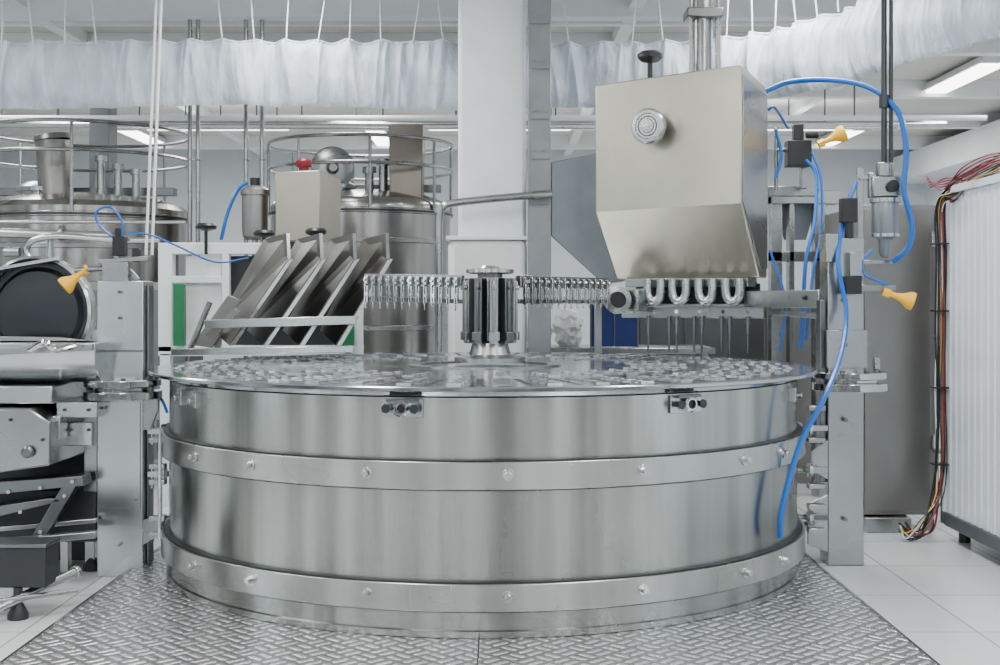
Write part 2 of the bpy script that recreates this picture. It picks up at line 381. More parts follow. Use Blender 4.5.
part(hop,'front_knob',MB().lathe(kd+fn*.07,kp,48,fn),S_LITE,label='solid round turned steel knob')
part(hop,'knob_groove',MB().torus(kd+fn*.121,.053,.004,fn,36,6),S_MID)
tp=P(650,66,7.1); tp.z=2.40
part(hop,'top_knob',MB().cyl(tp,tp+Vector((0,0,.14)),.014).lathe(tp+Vector((0,0,.13)),[(.01,0),(.05,.01),(.07,.03),(.07,.05),(.05,.065),(.002,.065)],24),BLACK,label='black hand knob')
ap=Vector((XX(703,7.15),1.15,2.41))
part(hop,'actuator',MB().cyl(ap,ap+Vector((0,0,.05)),.085).cyl(ap+Vector((0,0,.05)),ap+Vector((0,0,.60)),.055,n=28).cyl(ap+Vector((.075,-.05,.0)),ap+Vector((.075,-.05,.6)),.014,n=12).cyl(ap+Vector((-.075,-.05,.0)),ap+Vector((-.075,-.05,.6)),.010,n=12),S_GEN,label='polished vertical pneumatic cylinder')
part(hop,'actuator_head',MB().obox(ap+Vector((0,0,.40)),(1,0,0),(0,1,0),(0,0,1),.2,.18,.05),S_MID,.006)
mc=(Q(A2,1.31)+Q(B2,1.31))/2+fr*.06
part(hop,'manifold',MB().obox(mc,fu,fr,(0,0,1),.74,.16,.05),S_GEN,.004)
part(hop,'lower_rail',MB().obox(mc+fn*.02+Vector((.02,0,-.165)),fu,fr,(0,0,1),.86,.06,.075).obox(mc+fn*.06+Vector((0,0,-.13)),fu,fr,(0,0,1),.72,.02,.02),S_GEN,.004)
part(hop,'rail_screw',[MB().cyl(mc+fn*.05+fu*k+Vector((.02,0,-.165)),mc+fn*.064+fu*k+Vector((.02,0,-.165)),.012,n=6) for k in (-.36,-.22,-.08,.06,.20,.34)],S_MIR)
part(hop,'back_plate',MB().obox(mc+fr*.10+Vector((0,0,-.10)),fu,fr,(0,0,1),.76,.015,.19),S_DARK,.002)
for px in (657,683,710,737):
    s_=(px-612)/(760-612)*.864; q=Vector((.684,1.454,1.33))+fu*s_+fn*.06; k=.040
    m=MB().tube([q-fu*k,q-fu*k+Vector((0,0,-.07)),q-fu*k*.75+Vector((0,0,-.108)),q+Vector((0,0,-.126)),q+fu*k*.75+Vector((0,0,-.108)),q+fu*k+Vector((0,0,-.07)),q+fu*k],.026,14)
    part(hop,'u_bend_pipe',m,S_LITE,label='polished U-shaped dosing pipe')
for px in (646,668,676,694,702,722,730,748):
    s_=(px-612)/(760-612)*.864; q=Vector((.684,1.454,1.12))+fu*s_+fn*-.0
    part(hop,'nozzle',MB().cyl(q,q+Vector((0,0,-.10)),.012,n=12).cyl(q+Vector((0,0,-.09)),q+Vector((0,0,-.205)),.008,.006,10).cyl(q+Vector((0,0,-.03)),q+Vector((0,0,-.045)),.018,n=12),S_MID)
fc=P(618,300,7.2)
part(hop,'round_flange',MB().lathe(fc,[(.045,-.09),(.045,0),(.078,0),(.078,.025),(.05,.03),(.05,.005),(.002,.005)],30,(-.2,-1,0)),S_GEN)
part(hop,'flange_bore',MB().cyl(fc+Vector((0,-.006,0)),fc+Vector((0,-.02,0)),.045,n=24),BLACK)
part(hop,'flange_body',MB().obox(fc+Vector((.07,.09,-.0)),fu,fr,(0,0,1),.17,.12,.13),S_GEN,.01)
part(hop,'side_arm',[MB().beam(P(752,299,7.05),P(828,299,6.2),.10,.09),MB().beam(P(770,312,6.85),P(822,316,6.3),.03,.03)],S_LITE,.004)
for px in (773,788,803): 
    q=P(px,298,6.75-(px-773)*.012); part(hop,'arm_bolt',MB().cyl(q+Vector((0,-.02,0)),q+Vector((0,-.075,0)),.014,n=6),S_DARK)
sh=thing('side_hopper','grey sheet metal side hopper with slanted bottom','hopper',(XX(585,7.9),1.9,1.3))
pl=[P(551,162,7.75),P(612,150,7.75),P(625,280,7.75),P(603,284,7.75),P(551,236,7.75)]
part(sh,'hopper_body',MB().prism(pl,(0.05,.5,0)),S_BLUE,.006)
part(sh,'support_leg',MB().box((XX(596,7.9),2.0,FL),(XX(603,7.9),2.04,1.32)),S_GEN)
bc=thing('blue_panel','flat dark blue metal panel in a thin grey frame','panel',(XX(612,8.6),2.6,.90))
x0,x1=XX(590,8.6),XX(634,8.6)
part(bc,'panel_sheet',MB().box((x0,2.43,.901),(x1,2.45,1.17)),BLUB,.002)
part(bc,'panel_frame',MB().box((x0-.012,2.425,.9),(x0,2.455,1.18)).box((x1,2.425,.9),(x1+.012,2.455,1.18)).box((x0-.012,2.425,1.17),(x1+.012,2.455,1.185)).box(((x0+x1)/2-.004,2.424,.901),((x0+x1)/2+.004,2.43,1.17)),S_GREY,.002)
st=thing('metal_stand','grey metal stand with flat top and four legs','stand',(XX(600,8.6),2.6,FL))
part(st,'stand_top',MB().box((x0-.5,2.3,.86),(x1+.5,2.95,.898)),S_GEN,.004)
for xx in (x0-.45,x1+.42):
    for yy in (2.35,2.88): part(st,'leg',MB().box((xx,yy,FL+.001),(xx+.04,yy+.04,.86)),S_GEN)
for px,yy,r,h,sd in ((538,2.50,.09,.20,1),(570,2.72,.10,.25,2)):
    rr=random.Random(sd); m=MB(); vs=[];fs=[]; N=22; K=10; x=XX(px,8.5)
    for k in range(K+1):
        v=k/K; rad=r*(math.sin(math.pi*(.12+.80*v))**.6)
        for i in range(N):
            t=2*math.pi*i/N; q=rad*(1+(rr.random()-.5)*.38); vs.append((x+q*math.cos(t),yy+q*math.sin(t),.899+h*v+(rr.random()-.5)*.03*(k>0)))
    for k in range(K):
        for i in range(N): fs.append((k*N+i,k*N+(i+1)%N,(k+1)*N+(i+1)%N,(k+1)*N+i))
    fs+=[tuple(range(N)),tuple(range(K*N,(K+1)*N))]; m.add(vs,fs)
    solo('plastic_bag',m,WPL,'crumpled whitish plastic bag lying on the stand','bag',0,'crumpled plastic bags',15)
rm=thing('rear_packing_machine','grey steel packing machine with dark door panels','machine',(XX(745,9.4),3.3,FL))
part(rm,'machine_body',MB().box((XX(636,9.3),3.3,FL+.001),(XX(768,9.3),3.9,ZZ(296,9.3))),S_GREY,.01)
for a,b in ((640,680),(684,724),(728,764)):
    part(rm,'door_panel',MB().box((XX(a,9.3),3.28,.1),(XX(b,9.3),3.299,ZZ(302,9.3))),S_MID,.004)
# ---------------------------------------------------------------- column and steel post
colm=thing('square_column','white painted square concrete column with wrapped lower section','column',(XX(492,7.95),2.0,FL))
xa,xb=XX(458,7.8),XX(526,7.8)
part(colm,'shaft',MB().box((xa,1.8,FL+.001),(xb,2.2,CH-.001)),WHITE,.025)
part(colm,'wrapped_base',MB().box((XX(448,7.76),1.75,FL+.001),(XX(527,7.76),2.25,ZZ(240,7.76))),WPL,.04,label='white plastic wrapping around the column foot')
part(colm,'wrap_band',MB().box((XX(446,7.75),1.74,ZZ(240,7.76)),(XX(528,7.75),2.26,ZZ(236,7.76))),WHITE,.004)
sp=thing('steel_post','grey steel square post with bolted joint plates','post',(XX(540,7.9),1.9,FL))
part(sp,'post_profile',MB().box((XX(528,7.7),1.70,FL+.001),(XX(551,7.7),1.78,CH-.001)),S_POST,.004)
for py in (15,60,110,150,195):
    part(sp,'joint_plate',MB().box((XX(531,7.68),1.685,ZZ(py+9,7.7)),(XX(549,7.68),1.699,ZZ(py-9,7.7))).cyl(P(535,py,7.69),P(535,py,7.66),.010,n=6).cyl(P(544,py,7.69),P(544,py,7.66),.010,n=6),S_POST)
solo('handrail_pipe',MB().tube([P(552,194,7.6),P(500,198,7.6),P(455,203,7.6),P(443,208,7.6),P(439,222,7.6),P(439,300,7.6),P(439,345,7.6)],.024,12,6).cyl(P(439,345,7.6),Vector((XX(439,7.6),1.6,FL)),.022).cyl(P(439,213,7.6),P(439,205,7.6),.034),S_GEN,'bent stainless steel handrail pipe beside the white column','pipe')
# ---------------------------------------------------------------- hanging fabric
zb,zt=2.468,2.905
plan=[(XX(-60,8.3),8.3),(XX(200,8.3),8.3),(XX(458,8.3),8.34),(XX(600,8.3),8.34),(XX(700,8.3),8.28),(1.60,8.12),(1.88,7.6),(2.09,7.02),(2.30,6.45),(2.5,5.8),(2.65,5.2)]
pts=[Vector((a,b-6,0)) for a,b in plan]
den=[]
e=[pts[0]*2-pts[1]]+pts+[pts[-1]*2-pts[-2]]
for i in range(1,len(e)-2):
    p0,p1,p2,p3=e[i-1],e[i],e[i+1],e[i+2]
    for k in range(20):
        t=k/20; den.append(.5*((2*p1)+(p2-p0)*t+(2*p0-5*p1+4*p2-p3)*t*t+(3*p1-p0-3*p2+p3)*t**3))
Ls=[0]
for i in range(1,len(den)): Ls.append(Ls[-1]+(den[i]-den[i-1]).length)
def along(s):
    j=0
    while j<len(Ls)-2 and Ls[j+1]<s: j+=1
    t=(s-Ls[j])/(Ls[j+1]-Ls[j]); q=den[j].lerp(den[j+1],t); u=(den[j+1]-den[j]).normalized(); return q,Vector((u.y,-u.x,0))
TL=Ls[-1]; NU=1500; NV=22; HK=.205
fb=thing('fabric_sheet_line','long white fabric sheet draped in folds and hung on cords','fabric sheet',(0,2.3,zb))
m=MB(); vs=[];fs=[]
rnd=[random.random() for _ in range(200)]
def hs(i): return rnd[i%200]
def n1(x,sd=0):
    i=math.floor(x); f=x-i; f=f*f*(3-2*f); return hs(i+sd)*(1-f)+hs(i+1+sd)*f
def n2(x,sd=0): return 1-abs(2*n1(x,sd)-1)
for i in range(NU+1):
    s_=TL*i/NU*.9999; q,n=along(s_); k=s_/HK; ki=int(k); fr_=k-ki
    sag=.022*(4*fr_*(1-fr_))*(.45+.8*hs(ki))
    for j in range(NV+1):
        v=j/NV
        ztop=zt-sag; z=zb+(ztop-zb)*v-(.012*math.sin(s_*2.3)+.014*(n1(s_*6)-.5))*(1-v)
        off=.060*math.sin(math.pi*min(1,v))**.7
        off+=.020*v**2*math.cos(2*math.pi*fr_)
        off+=.080*(n1(s_*5+v*.6,3)-.5)+.050*(n2(s_*9+v*.5,50)-.5)+.030*(n2(s_*21-v*.7,90)-.5)*(.4+.6*v)+.03*(n1(v*4+s_*1.5,20)-.5)
        vs.append(q+n*off+Vector((0,0,z)))
for i in range(NU):
    for j in range(NV): a=i*(NV+1)+j; fs.append((a,a+1,a+NV+2,a+NV+1))
m.add(vs,fs); o=part(fb,'fabric_sheet',m,FAB,angle=180)
# stitched hem along the top edge
hp=[]
for i in range(0,NU+1,6):
    hp.append(vs[i*(NV+1)+NV])
part(fb,'top_hem',MB().tube(hp,.010,6,1),FAB,label='gathered top hem')
for ki in range(0,int(TL/HK)+1):
    q,n=along(min(TL*.999,ki*HK+.001)); 
    if hs(ki)<.06: continue
    top=q+Vector((.05*(hs(ki+5)-.5)*3,.02,CH)); base=q+n*.02+Vector((0,0,zt-.03))
    part(fb,'cord',MB().beam(base,top,.006,.018),WPL)
for px0,px1 in ((162,152),(157,146)):
    solo('hanging_rope',MB().cyl(P(px0,-20,7.8),P(px1,255,7.8),.009,n=8),WPL,'thin white rope hanging straight down from above','rope',0,'white hanging ropes')
# ---------------------------------------------------------------- tanks
def tank(pxc,d,r,pyt,label,rail_z):
    x=XX(pxc,d); y=d-6; zt_=ZZ(pyt,d)
    t=thing('storage_tank',label,'tank',(x,y,FL),None)
    part(t,'tank_body',MB().lathe((x,y,0),[(r*.6,.35),(r*.97,.5),(r,.6),(r,zt_-.08),(r*1.02,zt_-.075),(r*1.02,zt_-.045),(r,zt_-.04),(r,zt_),(r*.96,zt_+.04),(r*.75,zt_+.09),(r*.35,zt_+.13),(.01,zt_+.14)],72),S_TANK,label='polished steel tank with domed top')
    for z in (zt_-.30,zt_-.62,zt_-.95): part(t,'hoop',MB().lathe((x,y,z),[(r,0),(r+.012,.005),(r+.012,.035),(r,.04)],72),S_GEN)
    part(t,'rim_band',MB().lathe((x,y,zt_-.07),[(r*1.0,0),(r*1.035,.002),(r*1.035,.018),(r*1.0,.02)],72),S_DARK)
    for k in range(4):
        a=math.pi/4+k*math.pi/2; part(t,'leg',MB().cyl((x+r*.8*math.cos(a),y+r*.8*math.sin(a),FL+.001),(x+r*.8*math.cos(a),y+r*.8*math.sin(a),.58),.04),S_GEN)
    for z in (rail_z,rail_z-.20): part(t,'guard_rail',MB().torus((x,y,z),r*1.02,.014,n=60),S_GEN,label='round tubular guard rail')
    for k in range(8):
        a=k*math.pi/4+.2; part(t,'rail_post',MB().cyl((x+r*1.02*math.cos(a),y+r*1.02*math.sin(a),zt_-.05),(x+r*1.02*math.cos(a),y+r*1.02*math.sin(a),rail_z),.012,n=10),S_GEN)
    part(t,'manway',MB().lathe((x-r*.3,y-r*.3,zt_+.04),[(.16,0),(.16,.09),(.19,.09),(.19,.12),(.12,.16),(.002,.17)],32),S_GEN)
    part(t,'bridge',MB().box((x-r*.9,y-.05,zt_+.12),(x+r*.9,y+.05,zt_+.18)),S_MID,.004)
    return t,x,y,zt_
t1,x,y,z=tank(85,9.6,.76,212,'wide polished steel tank with domed lid and round guard rail',2.46)
xm=XX(52,9.3); a=Vector((xm+.03,y-.3,z+.04)); 
part(t1,'agitator_motor',MB().cyl(a,a+Vector((-.02,0,.46)),.125,.125,32).cyl(a+Vector((-.02,0,.46)),a+Vector((-.025,0,.50)),.14,.13,32).cyl(a,a+Vector((0,0,.06)),.15,n=32),S_CAB,.004,'cylindrical steel motor cover')
for px,h in ((105,.28),(122,.22),(140,.18)): part(t1,'inlet_pipe',MB().cyl((XX(px,9.5),y-.2,z+.06),(XX(px,9.5),y-.2,z+.1+h),.03).cyl((XX(px,9.5),y-.2,z+.08+h),(XX(px,9.5),y-.2,z+.12+h),.045),S_GEN)
t2,x,y,z=tank(361,10.0,.70,208,'polished steel tank with ring rail and square motor cover',2.42)
bx=XX(406,9.6); y_=y-.42
part(t2,'motor_cover',MB().hexa([(bx-.12,y_,z+.04),(bx+.12,y_,z+.04),(bx+.12,y_+.3,z+.04),(bx-.12,y_+.3,z+.04)],[(bx-.13,y_,z+.60),(bx+.13,y_,z+.60),(bx+.13,y_+.3,z+.60),(bx-.13,y_+.3,z+.60)]),S_BRN,.006,'brownish steel square motor cover')
part(t2,'round_disc',MB().lathe((XX(334,9.8),y-.3,z+.28),[(.15,0),(.165,.01),(.165,.03),(.15,.04),(.05,.045),(.03,.09),(.002,.09)],36,(0.2,-1,0)).cyl((XX(334,9.8),y-.26,z+.0),(XX(334,9.8),y-.26,z+.2),.03),S_GEN)
for px,h in ((368,.2),(382,.26)): part(t2,'inlet_pipe',MB().cyl((XX(px,9.6),y-.3,z+.04),(XX(px,9.6),y-.3,z+.06+h),.035).cyl((XX(px,9.6),y-.3,z+.04+h),(XX(px,9.6),y-.3,z+.09+h),.055),S_GEN)
px,w_,d=99,20,11.5
solo('steel_column',MB().box((XX(px-w_/2,d),d-6,FL),(XX(px+w_/2,d),d-5.75,CH-.16)).box((XX(px-w_/2-5,d),d-6.03,FL),(XX(px+w_/2+5,d),d-5.72,FL+.05)),S_GREY,'grey steel building column behind the tank','column',.004)
for px in (190,198,246,262):
    d=9.0; solo('vertical_pipe',MB().cyl((XX(px,d),d-6,FL),(XX(px,d),d-6,CH),.016,n=12).cyl((XX(px,d),d-6,FL),(XX(px,d),d-6,FL+.02),.026).torus((XX(px,d),d-6,2.2),.018,.006,n=16,m=6),S_GEN,'thin vertical steel pipe from floor to ceiling','pipe',0,'thin vertical pipes')
# ---------------------------------------------------------------- white guard frame with chutes
gf=thing('guard_frame','white painted machine frame with green side strip','machine frame',(XX(260,7.6),1.6,FL))
def bxp(m,px0,py0,px1,py1,d,dep):
    return m.box((XX(px0,d),d-6,ZZ(py1,d)),(XX(px1,d),d-6+dep,ZZ(py0,d)))
m=MB(); d=7.7
bxp(m,158,243,172,352,d,.08); bxp(m,172,243,285,254,d,.08); bxp(m,158,346,362,356,d,.08); bxp(m,222,254,229,346,d,.06); bxp(m,345,256,362,346,d,.08); bxp(m,172,276,222,283,d,.05)
part(gf,'frame',m,WHITE,.004)
part(gf,'green_strip',[bxp(MB(),173,284,184,346,7.66,.03),bxp(MB(),340,322,354,346,7.66,.03)],GREEN,.002,'green plastic strip')
part(gf,'frame_leg',[MB().box((XX(px,7.7),1.70,FL+.001),(XX(px+10,7.7),1.77,ZZ(354,7.7))) for px in (160,356)],WHITE)
part(gf,'backing_panel',bxp(MB(),186,256,221,345,7.75,.01),WPL)
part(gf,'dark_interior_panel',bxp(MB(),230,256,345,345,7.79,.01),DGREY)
ch=thing('chute_rack','slanted stainless steel chute rack with four parallel divider plates','chute',P(290,350,6.9))
for pt,pb in ((289,230),(322,264),(355,300),(388,337)):
    dn=6.75; top=P(pt,260,dn); bot=P(pb,346,dn); bt2=P(pb-16,331,dn+.40); tt2=P(pt-24,240,dn+.40); tip=P(pt-1,234,dn+.10)
    nrm=(top-bot).cross(bt2-bot).normalized()*.008
    part(ch,'divider_plate',MB().prism([bot,top,tip,tt2,bt2],nrm),S_CHU,label='slanted folded steel divider plate')
    f=Vector((.026,-.002,.006)); th=Vector((0,-.012,0))
    part(ch,'divider_edge',MB().hexa([bot,top,top+f,bot+f],[bot+th,top+th,top+f+th,bot+f+th]).beam(top,tip,.016,.014),S_LITE)
    fl=Vector((.11,0,-.02)); part(ch,'chute_floor',MB().prism([bt2,tt2+(bt2-tt2)*.25,tt2+(bt2-tt2)*.25+fl,bt2+fl],(0,.008,0)),DGREY)
part(ch,'cross_rail',[MB().beam(P(205,324,6.68),P(356,320,6.68),.04,.045),MB().beam(P(172,352,6.6),P(354,349,6.6),.05,.035),MB().beam(P(262,263,7.2),P(372,262,7.2),.02,.02)],S_LITE,.003)
part(ch,'side_plate',[MB().prism([P(192,345,6.9),P(228,295,6.9),P(240,300,6.9),P(212,348,6.9)],(0,.02,0)),MB().prism([P(205,335,6.7),P(235,308,6.7),P(240,312,6.7),P(212,340,6.7)],(0,.02,0))],S_CAB,.002)
part(ch,'support_leg',[MB().box((XX(215,6.95),.93,ZT+.01),(XX(221,6.95),.97,ZZ(330,6.95))),MB().box((XX(345,6.95),.93,ZT+.01),(XX(351,6.95),.97,ZZ(345,6.95))),MB().cyl(P(190,350,6.9),P(210,302,6.9),.016)],S_GEN)
for px,py in ((206,231),(264,238),(316,236)):
    q=P(px,py,7.6); m=MB().cyl(q+Vector((0,0,-.14)),q,.01,n=10).lathe(q,[(.02,0),(.06,.012),(.065,.03),(.05,.045),(.002,.05)],20)
    k=part(gf,'adjuster_knob',m,BLACK,label='black plastic adjuster knob')
eb=thing('control_box','beige steel control box with red mushroom button on a stand','control box',(XX(306,7.9),1.9,FL))
x0,x1=XX(278,7.9),XX(322,7.9)
part(eb,'box_body',MB().hexa([(x0,1.8,ZZ(240,7.8)),(x1,1.8,ZZ(243,7.8)),(x1+.1,2.05,ZZ(240,7.8)),(x0+.05,2.05,ZZ(240,7.8))],[(x0,1.8,ZZ(172,7.8)),(x1,1.8,ZZ(170,7.8)),(x1+.1,2.05,ZZ(175,7.8)),(x0+.05,2.05,ZZ(175,7.8))]),S_BOX,.006)
part(eb,'red_button',MB().cyl(P(304,171,7.9),P(304,166,7.9),.03).lathe(P(304,167,7.9),[(.045,0),(.05,.02),(.05,.035),(.035,.05),(.002,.052)],24),RED,label='red mushroom push button')
part(eb,'side_screw',[MB().cyl(P(322,192,7.9),P(327,192,7.9),.02),MB().cyl(P(322,222,7.9),P(327,222,7.9),.02)],S_LITE)
part(eb,'stand_pole',MB().box((XX(296,7.9),1.92,FL+.02),(XX(304,7.9),1.97,ZZ(242,7.9))).box((XX(285,7.9),1.85,FL+.001),(XX(315,7.9),2.05,FL+.02)),S_GEN)
fc_=thing('filter_canister','grey cylindrical filter canister on a pipe with fittings','filter',(XX(255,7.9),1.9,FL))
part(fc_,'canister',MB().lathe(P(255,240,7.9),[(.05,0),(.075,.02),(.08,.06),(.08,.27),(.09,.28),(.09,.31),(.06,.33),(.02,.34),(.002,.34)],28),S_CAB)
part(fc_,'canister_cap',MB().cyl(P(255,186,7.9),P(255,178,7.9),.03),BLACK)
part(fc_,'pipe_stand',MB().cyl(P(255,240,7.9),(XX(255,7.9),1.9,FL+.001),.02),S_GEN)
def hose(pts,r=.011,label='thin blue pneumatic hose looping between fittings',mat=BLU,grp='blue pneumatic hoses'):
    return solo('air_hose',MB().tube(pts,r,8,8),mat,label,'hose',0,grp)
hose([P(248,182,7.7),P(238,190,7.7),P(228,212,7.7),P(221,240,7.7)])
hose([P(130,240,6.3),P(112,236,6.3),P(97,222,6.3),P(98,210,6.3),P(112,208,6.3),P(122,222,6.3),P(122,240,6.3)],.006)
hose([P(128,232,6.3),P(150,235,6.3),P(175,245,6.4),P(215,262,6.6),P(248,258,7.0)],.005)
# ---------------------------------------------------------------- clamp posts (both sides)
def flange(m,x,y,z,r):
    return m.lathe((x,y,z-.05),[(.02,0),(r,0),(r,.034),(r*.72,.038),(r*.72,.052),(r*.98,.056),(r*.98,.086),(.02,.086)],40)
lp=thing('clamp_post','square stainless steel post with round bolted flange beside the drum','post',(-1.74,-.1,FL),'drum clamp posts')
x0,x1=XX(97,5.75),XX(143,5.75)
part(lp,'post_profile',MB().box((x0,-.25,FL+.001),(x1,-.08,ZZ(281,5.8))),S_LITE,.004)
part(lp,'side_channel',MB().box((x1+.002,-.2,.006),(XX(152,5.85),-.12,ZZ(285,5.8))),S_MID,.002)
part(lp,'flange',flange(MB(),(x0+x1)/2,-.21,ZZ(387,5.8),.175),S_MIR,.002)
for k in range(8):
    a=k*math.pi/4+.3; q=((x0+x1)/2+.15*math.cos(a),-.21+.15*math.sin(a),ZZ(387,5.8)+.034)
    part(lp,'flange_bolt',MB().cyl(q,(q[0],q[1],q[2]+.014),.012,n=6),S_MID)
part(lp,'side_bracket',[bxp(MB(),84,402,97,492,5.75,.05),bxp(MB(),92,330,97,372,5.75,.05)],S_GEN,.003)
part(lp,'cover_plate',bxp(MB(),100,402,140,508,5.742,.006),S_LITE,.001)
part(lp,'post_bolt',[MB().cyl(P(px,py,5.745),P(px,py,5.730),.007,n=6) for px,py in ((119,292),(119,318),(119,545),(105,408),(135,500))],S_MID)
part(lp,'seam_strip',bxp(MB(),97,350,143,352,5.745,.004),S_MID)
part(lp,'top_bracket',[MB().beam(P(100,262,5.9),P(150,258,5.9),.06,.02),MB().beam(P(115,255,5.9),P(138,280,5.9),.02,.02),bxp(MB(),102,262,128,281,5.86,.06),MB().cyl(P(75,270,5.9),P(110,268,5.9),.014)],S_GEN,.002)
part(lp,'valve_block',[bxp(MB(),112,236,124,256,5.88,.06).cyl(P(118,238,5.9),P(118,228,5.9),.015),bxp(MB(),132,248,139,262,5.88,.04)],BLACK,.003)
def horn(name_par,q,dirv,s_=1.0):
    d_=Vector(dirv).normalized()
    return part(name_par,'yellow_air_silencer',MB().lathe(q,[(.012*s_,0),(.014*s_,.03*s_),(.022*s_,.055*s_),(.040*s_,.085*s_),(.040*s_,.105*s_),(.024*s_,.108*s_),(.002,.108*s_)],20,d_).cyl(q,q-d_*.03*s_,.02*s_,n=6),YEL,label='yellow plastic horn-shaped nozzle')
horn(lp,P(83,272,5.9),(-.8,-.3,-.7),1.05)
for py,L in ((431,176),(474,176),(526,174)):
    part(lp,'clamp_arm',MB().beam(P(148,py,5.8),P(L-8,py,5.8),.03,.028).cyl(P(L-8,py,5.8),P(L,py,5.82),.012).cyl(P(L-14,py,5.8),P(L-10,py,5.8),.034,n=20).cyl(P(152,py-6,5.8),P(152,py+14,5.8),.010),S_LITE,.002)
part(lp,'hinge_bracket',[MB().obox(P(158,py,5.66),(1,0,0),(0,1,0),(0,0,1),.07,.05,.022) for py in (440,466,482,518,534)],S_GEN,.003)
part(lp,'hinge_pin',MB().cyl(P(160,434,5.64),P(160,540,5.64),.010),S_MIR)
part(lp,'gusset',[MB().prism([P(143,395,5.75),P(158,400,5.75),P(158,410,5.75),P(150,430,5.75),P(143,430,5.75)],(0,.02,0)),MB().prism([P(143,520,5.75),P(165,514,5.75),P(160,535,5.75),P(143,545,5.75)],(0,.02,0))],S_GEN,.002)
hose([P(152,380,6.0),P(157,392,5.95),P(163,402,5.75),P(167,412,5.65)],.007,'short blue pneumatic hose between post and drum')
hose([P(171,476,5.9),P(170,495,5.85),P(171,516,5.9)],.006,'short blue pneumatic hose between post and drum')
rp=thing('clamp_post','square stainless steel post with flange, bracket and hoses beside the drum','post',(1.64,.1,FL),'drum clamp posts')
x0,x1=XX(828,6.0),XX(864,6.0)
part(rp,'post_profile',MB().box((x0,0,FL+.001),(x1,.16,ZZ(238,6.0))),S_GEN,.004)
part(rp,'side_channel',MB().box((x0-.03,.03,.35),(x0-.002,.1,ZZ(300,6.0))),S_MID,.002)
part(rp,'flange',flange(MB(),(x0+x1)/2+.03,.05,ZZ(380,6.0),.175),S_MIR,.002)
for k in range(8):
    a=k*math.pi/4+.3; q=((x0+x1)/2+.03+.15*math.cos(a),.05+.15*math.sin(a),ZZ(380,6.0)+.034)
    part(rp,'flange_bolt',MB().cyl(q,(q[0],q[1],q[2]+.014),.012,n=6),S_MID)
part(rp,'clamp_plate',MB().box((x0-.01,-.02,ZZ(368,6)),(x1+.01,-.002,ZZ(330,6))),S_GEN,.002)
part(rp,'post_bolt',[MB().cyl(P(846,py,6.0),P(846,py,5.965),.010,n=6) for py in (300,345,420,520)],S_MID)
for py in (428,470,517):
    part(rp,'clamp_arm',MB().beam(P(826,py,6.0),P(806,py,5.95),.03,.028).cyl(P(806,py,5.95),P(797,py,5.9),.012).cyl(P(812,py,5.95),P(808,py,5.95),.034,n=20),S_LITE,.002)
part(rp,'hinge_bracket',[MB().obox(P(816,py,5.9),(1,0,0),(0,1,0),(0,0,1),.08,.05,.022) for py in (408,440,486,506,530)],S_GEN,.003)
part(rp,'gusset',[MB().prism([P(828,440,6.0),P(812,452,6.0),P(812,470,6.0),P(828,480,6.0)],(0,.02,0)),MB().prism([P(828,495,6.0),P(808,505,6.0),P(808,545,6.0),P(828,552,6.0)],(0,.02,0))],S_GEN,.002)
part(rp,'top_bracket',[bxp(MB(),826,234,838,262,5.98,.12),bxp(MB(),850,252,862,276,5.95,.06),MB().beam(P(840,288,5.97),P(895,288,5.95),.04,.03)],S_GEN,.002)
part(rp,'valve_block',[bxp(MB(),846,276,862,294,5.92,.05),bxp(MB(),842,198,858,222,6.0,.06).cyl(P(849,222,6.02),P(849,250,6.02),.02)],BLACK,.003)
horn(rp,P(890,294,5.9),(1,-.2,-.35),1.05)
rg=thing('air_regulator','grey pneumatic filter regulator with round bowl on a bracket','regulator',P(885,262,6.3))
d=6.3; q=P(885,258,d)
part(rg,'bowl',MB().lathe(q,[(.01,0),(.02,.005),(.03,.03),(.032,.09),(.062,.11),(.066,.13),(.066,.27),(.06,.29),(.04,.30),(.002,.30)],28),S_BLUE,label='ribbed grey filter bowl')
part(rg,'head',MB().obox(q+Vector((0,0,.35)),(1,0,0),(0,1,0),(0,0,1),.15,.1,.10).cyl(q+Vector((0,0,.4)),q+Vector((0,0,.47)),.045).cyl(q+Vector((-.06,0,.30)),q+Vector((-.06,0,.42)),.025),S_GEN,.006)
part(rg,'collar',[MB().lathe(q+Vector((0,0,.10)),[(.03,0),(.07,.004),(.07,.02),(.03,.024)],28),MB().lathe(q+Vector((0,0,.27)),[(.03,0),(.075,.004),(.075,.024),(.03,.028)],28)],S_LITE)
part(rg,'gauge',MB().lathe(q+Vector((0.02,-.05,.35)),[(.025,0),(.03,.005),(.03,.02),(.002,.022)],20,(0,-1,0)),BLACK)
part(rg,'bracket',MB().beam(P(858,178,6.32),P(905,178,6.32),.05,.02).beam(P(860,168,6.32),P(860,262,6.32),.03,.03).beam(P(860,262,6.32),P(892,262,6.32),.03,.02),S_GEN,.002)
part(rg,'conduit',[MB().cyl(P(884,-40,6.3),P(884,172,6.3),.014,n=14).cyl(P(884,95,6.3),P(884,108,6.3),.024),MB().cyl(P(891,-40,6.3),P(891,172,6.3),.010,n=12)],S_DARK,label='black vertical conduit')
vc=thing('valve_cluster','black pneumatic valve cluster with yellow lever behind the hopper','valve',P(800,190,7.4))
part(vc,'valve_block',bxp(bxp(MB(),788,140,812,166,7.4,.1),794,124,804,140,7.42,.06).cyl(P(818,135,7.4),P(806,135,7.4),.02),BLACK,.004)
part(vc,'bracket',MB().box((XX(768,7.6),1.6,ZZ(196,7.6)),(XX(818,7.6),1.66,ZZ(186,7.6))).box((XX(797,7.6),1.5,ZZ(190,7.6)),(XX(803,7.6),1.55,ZZ(160,7.6))).cyl(P(776,150,7.5),P(790,150,7.5),.012).cyl(P(776,128,7.5),P(776,190,7.5),.012),S_GEN,.003)
horn(vc,P(824,142,7.3),(1,-.1,.45),1.2)
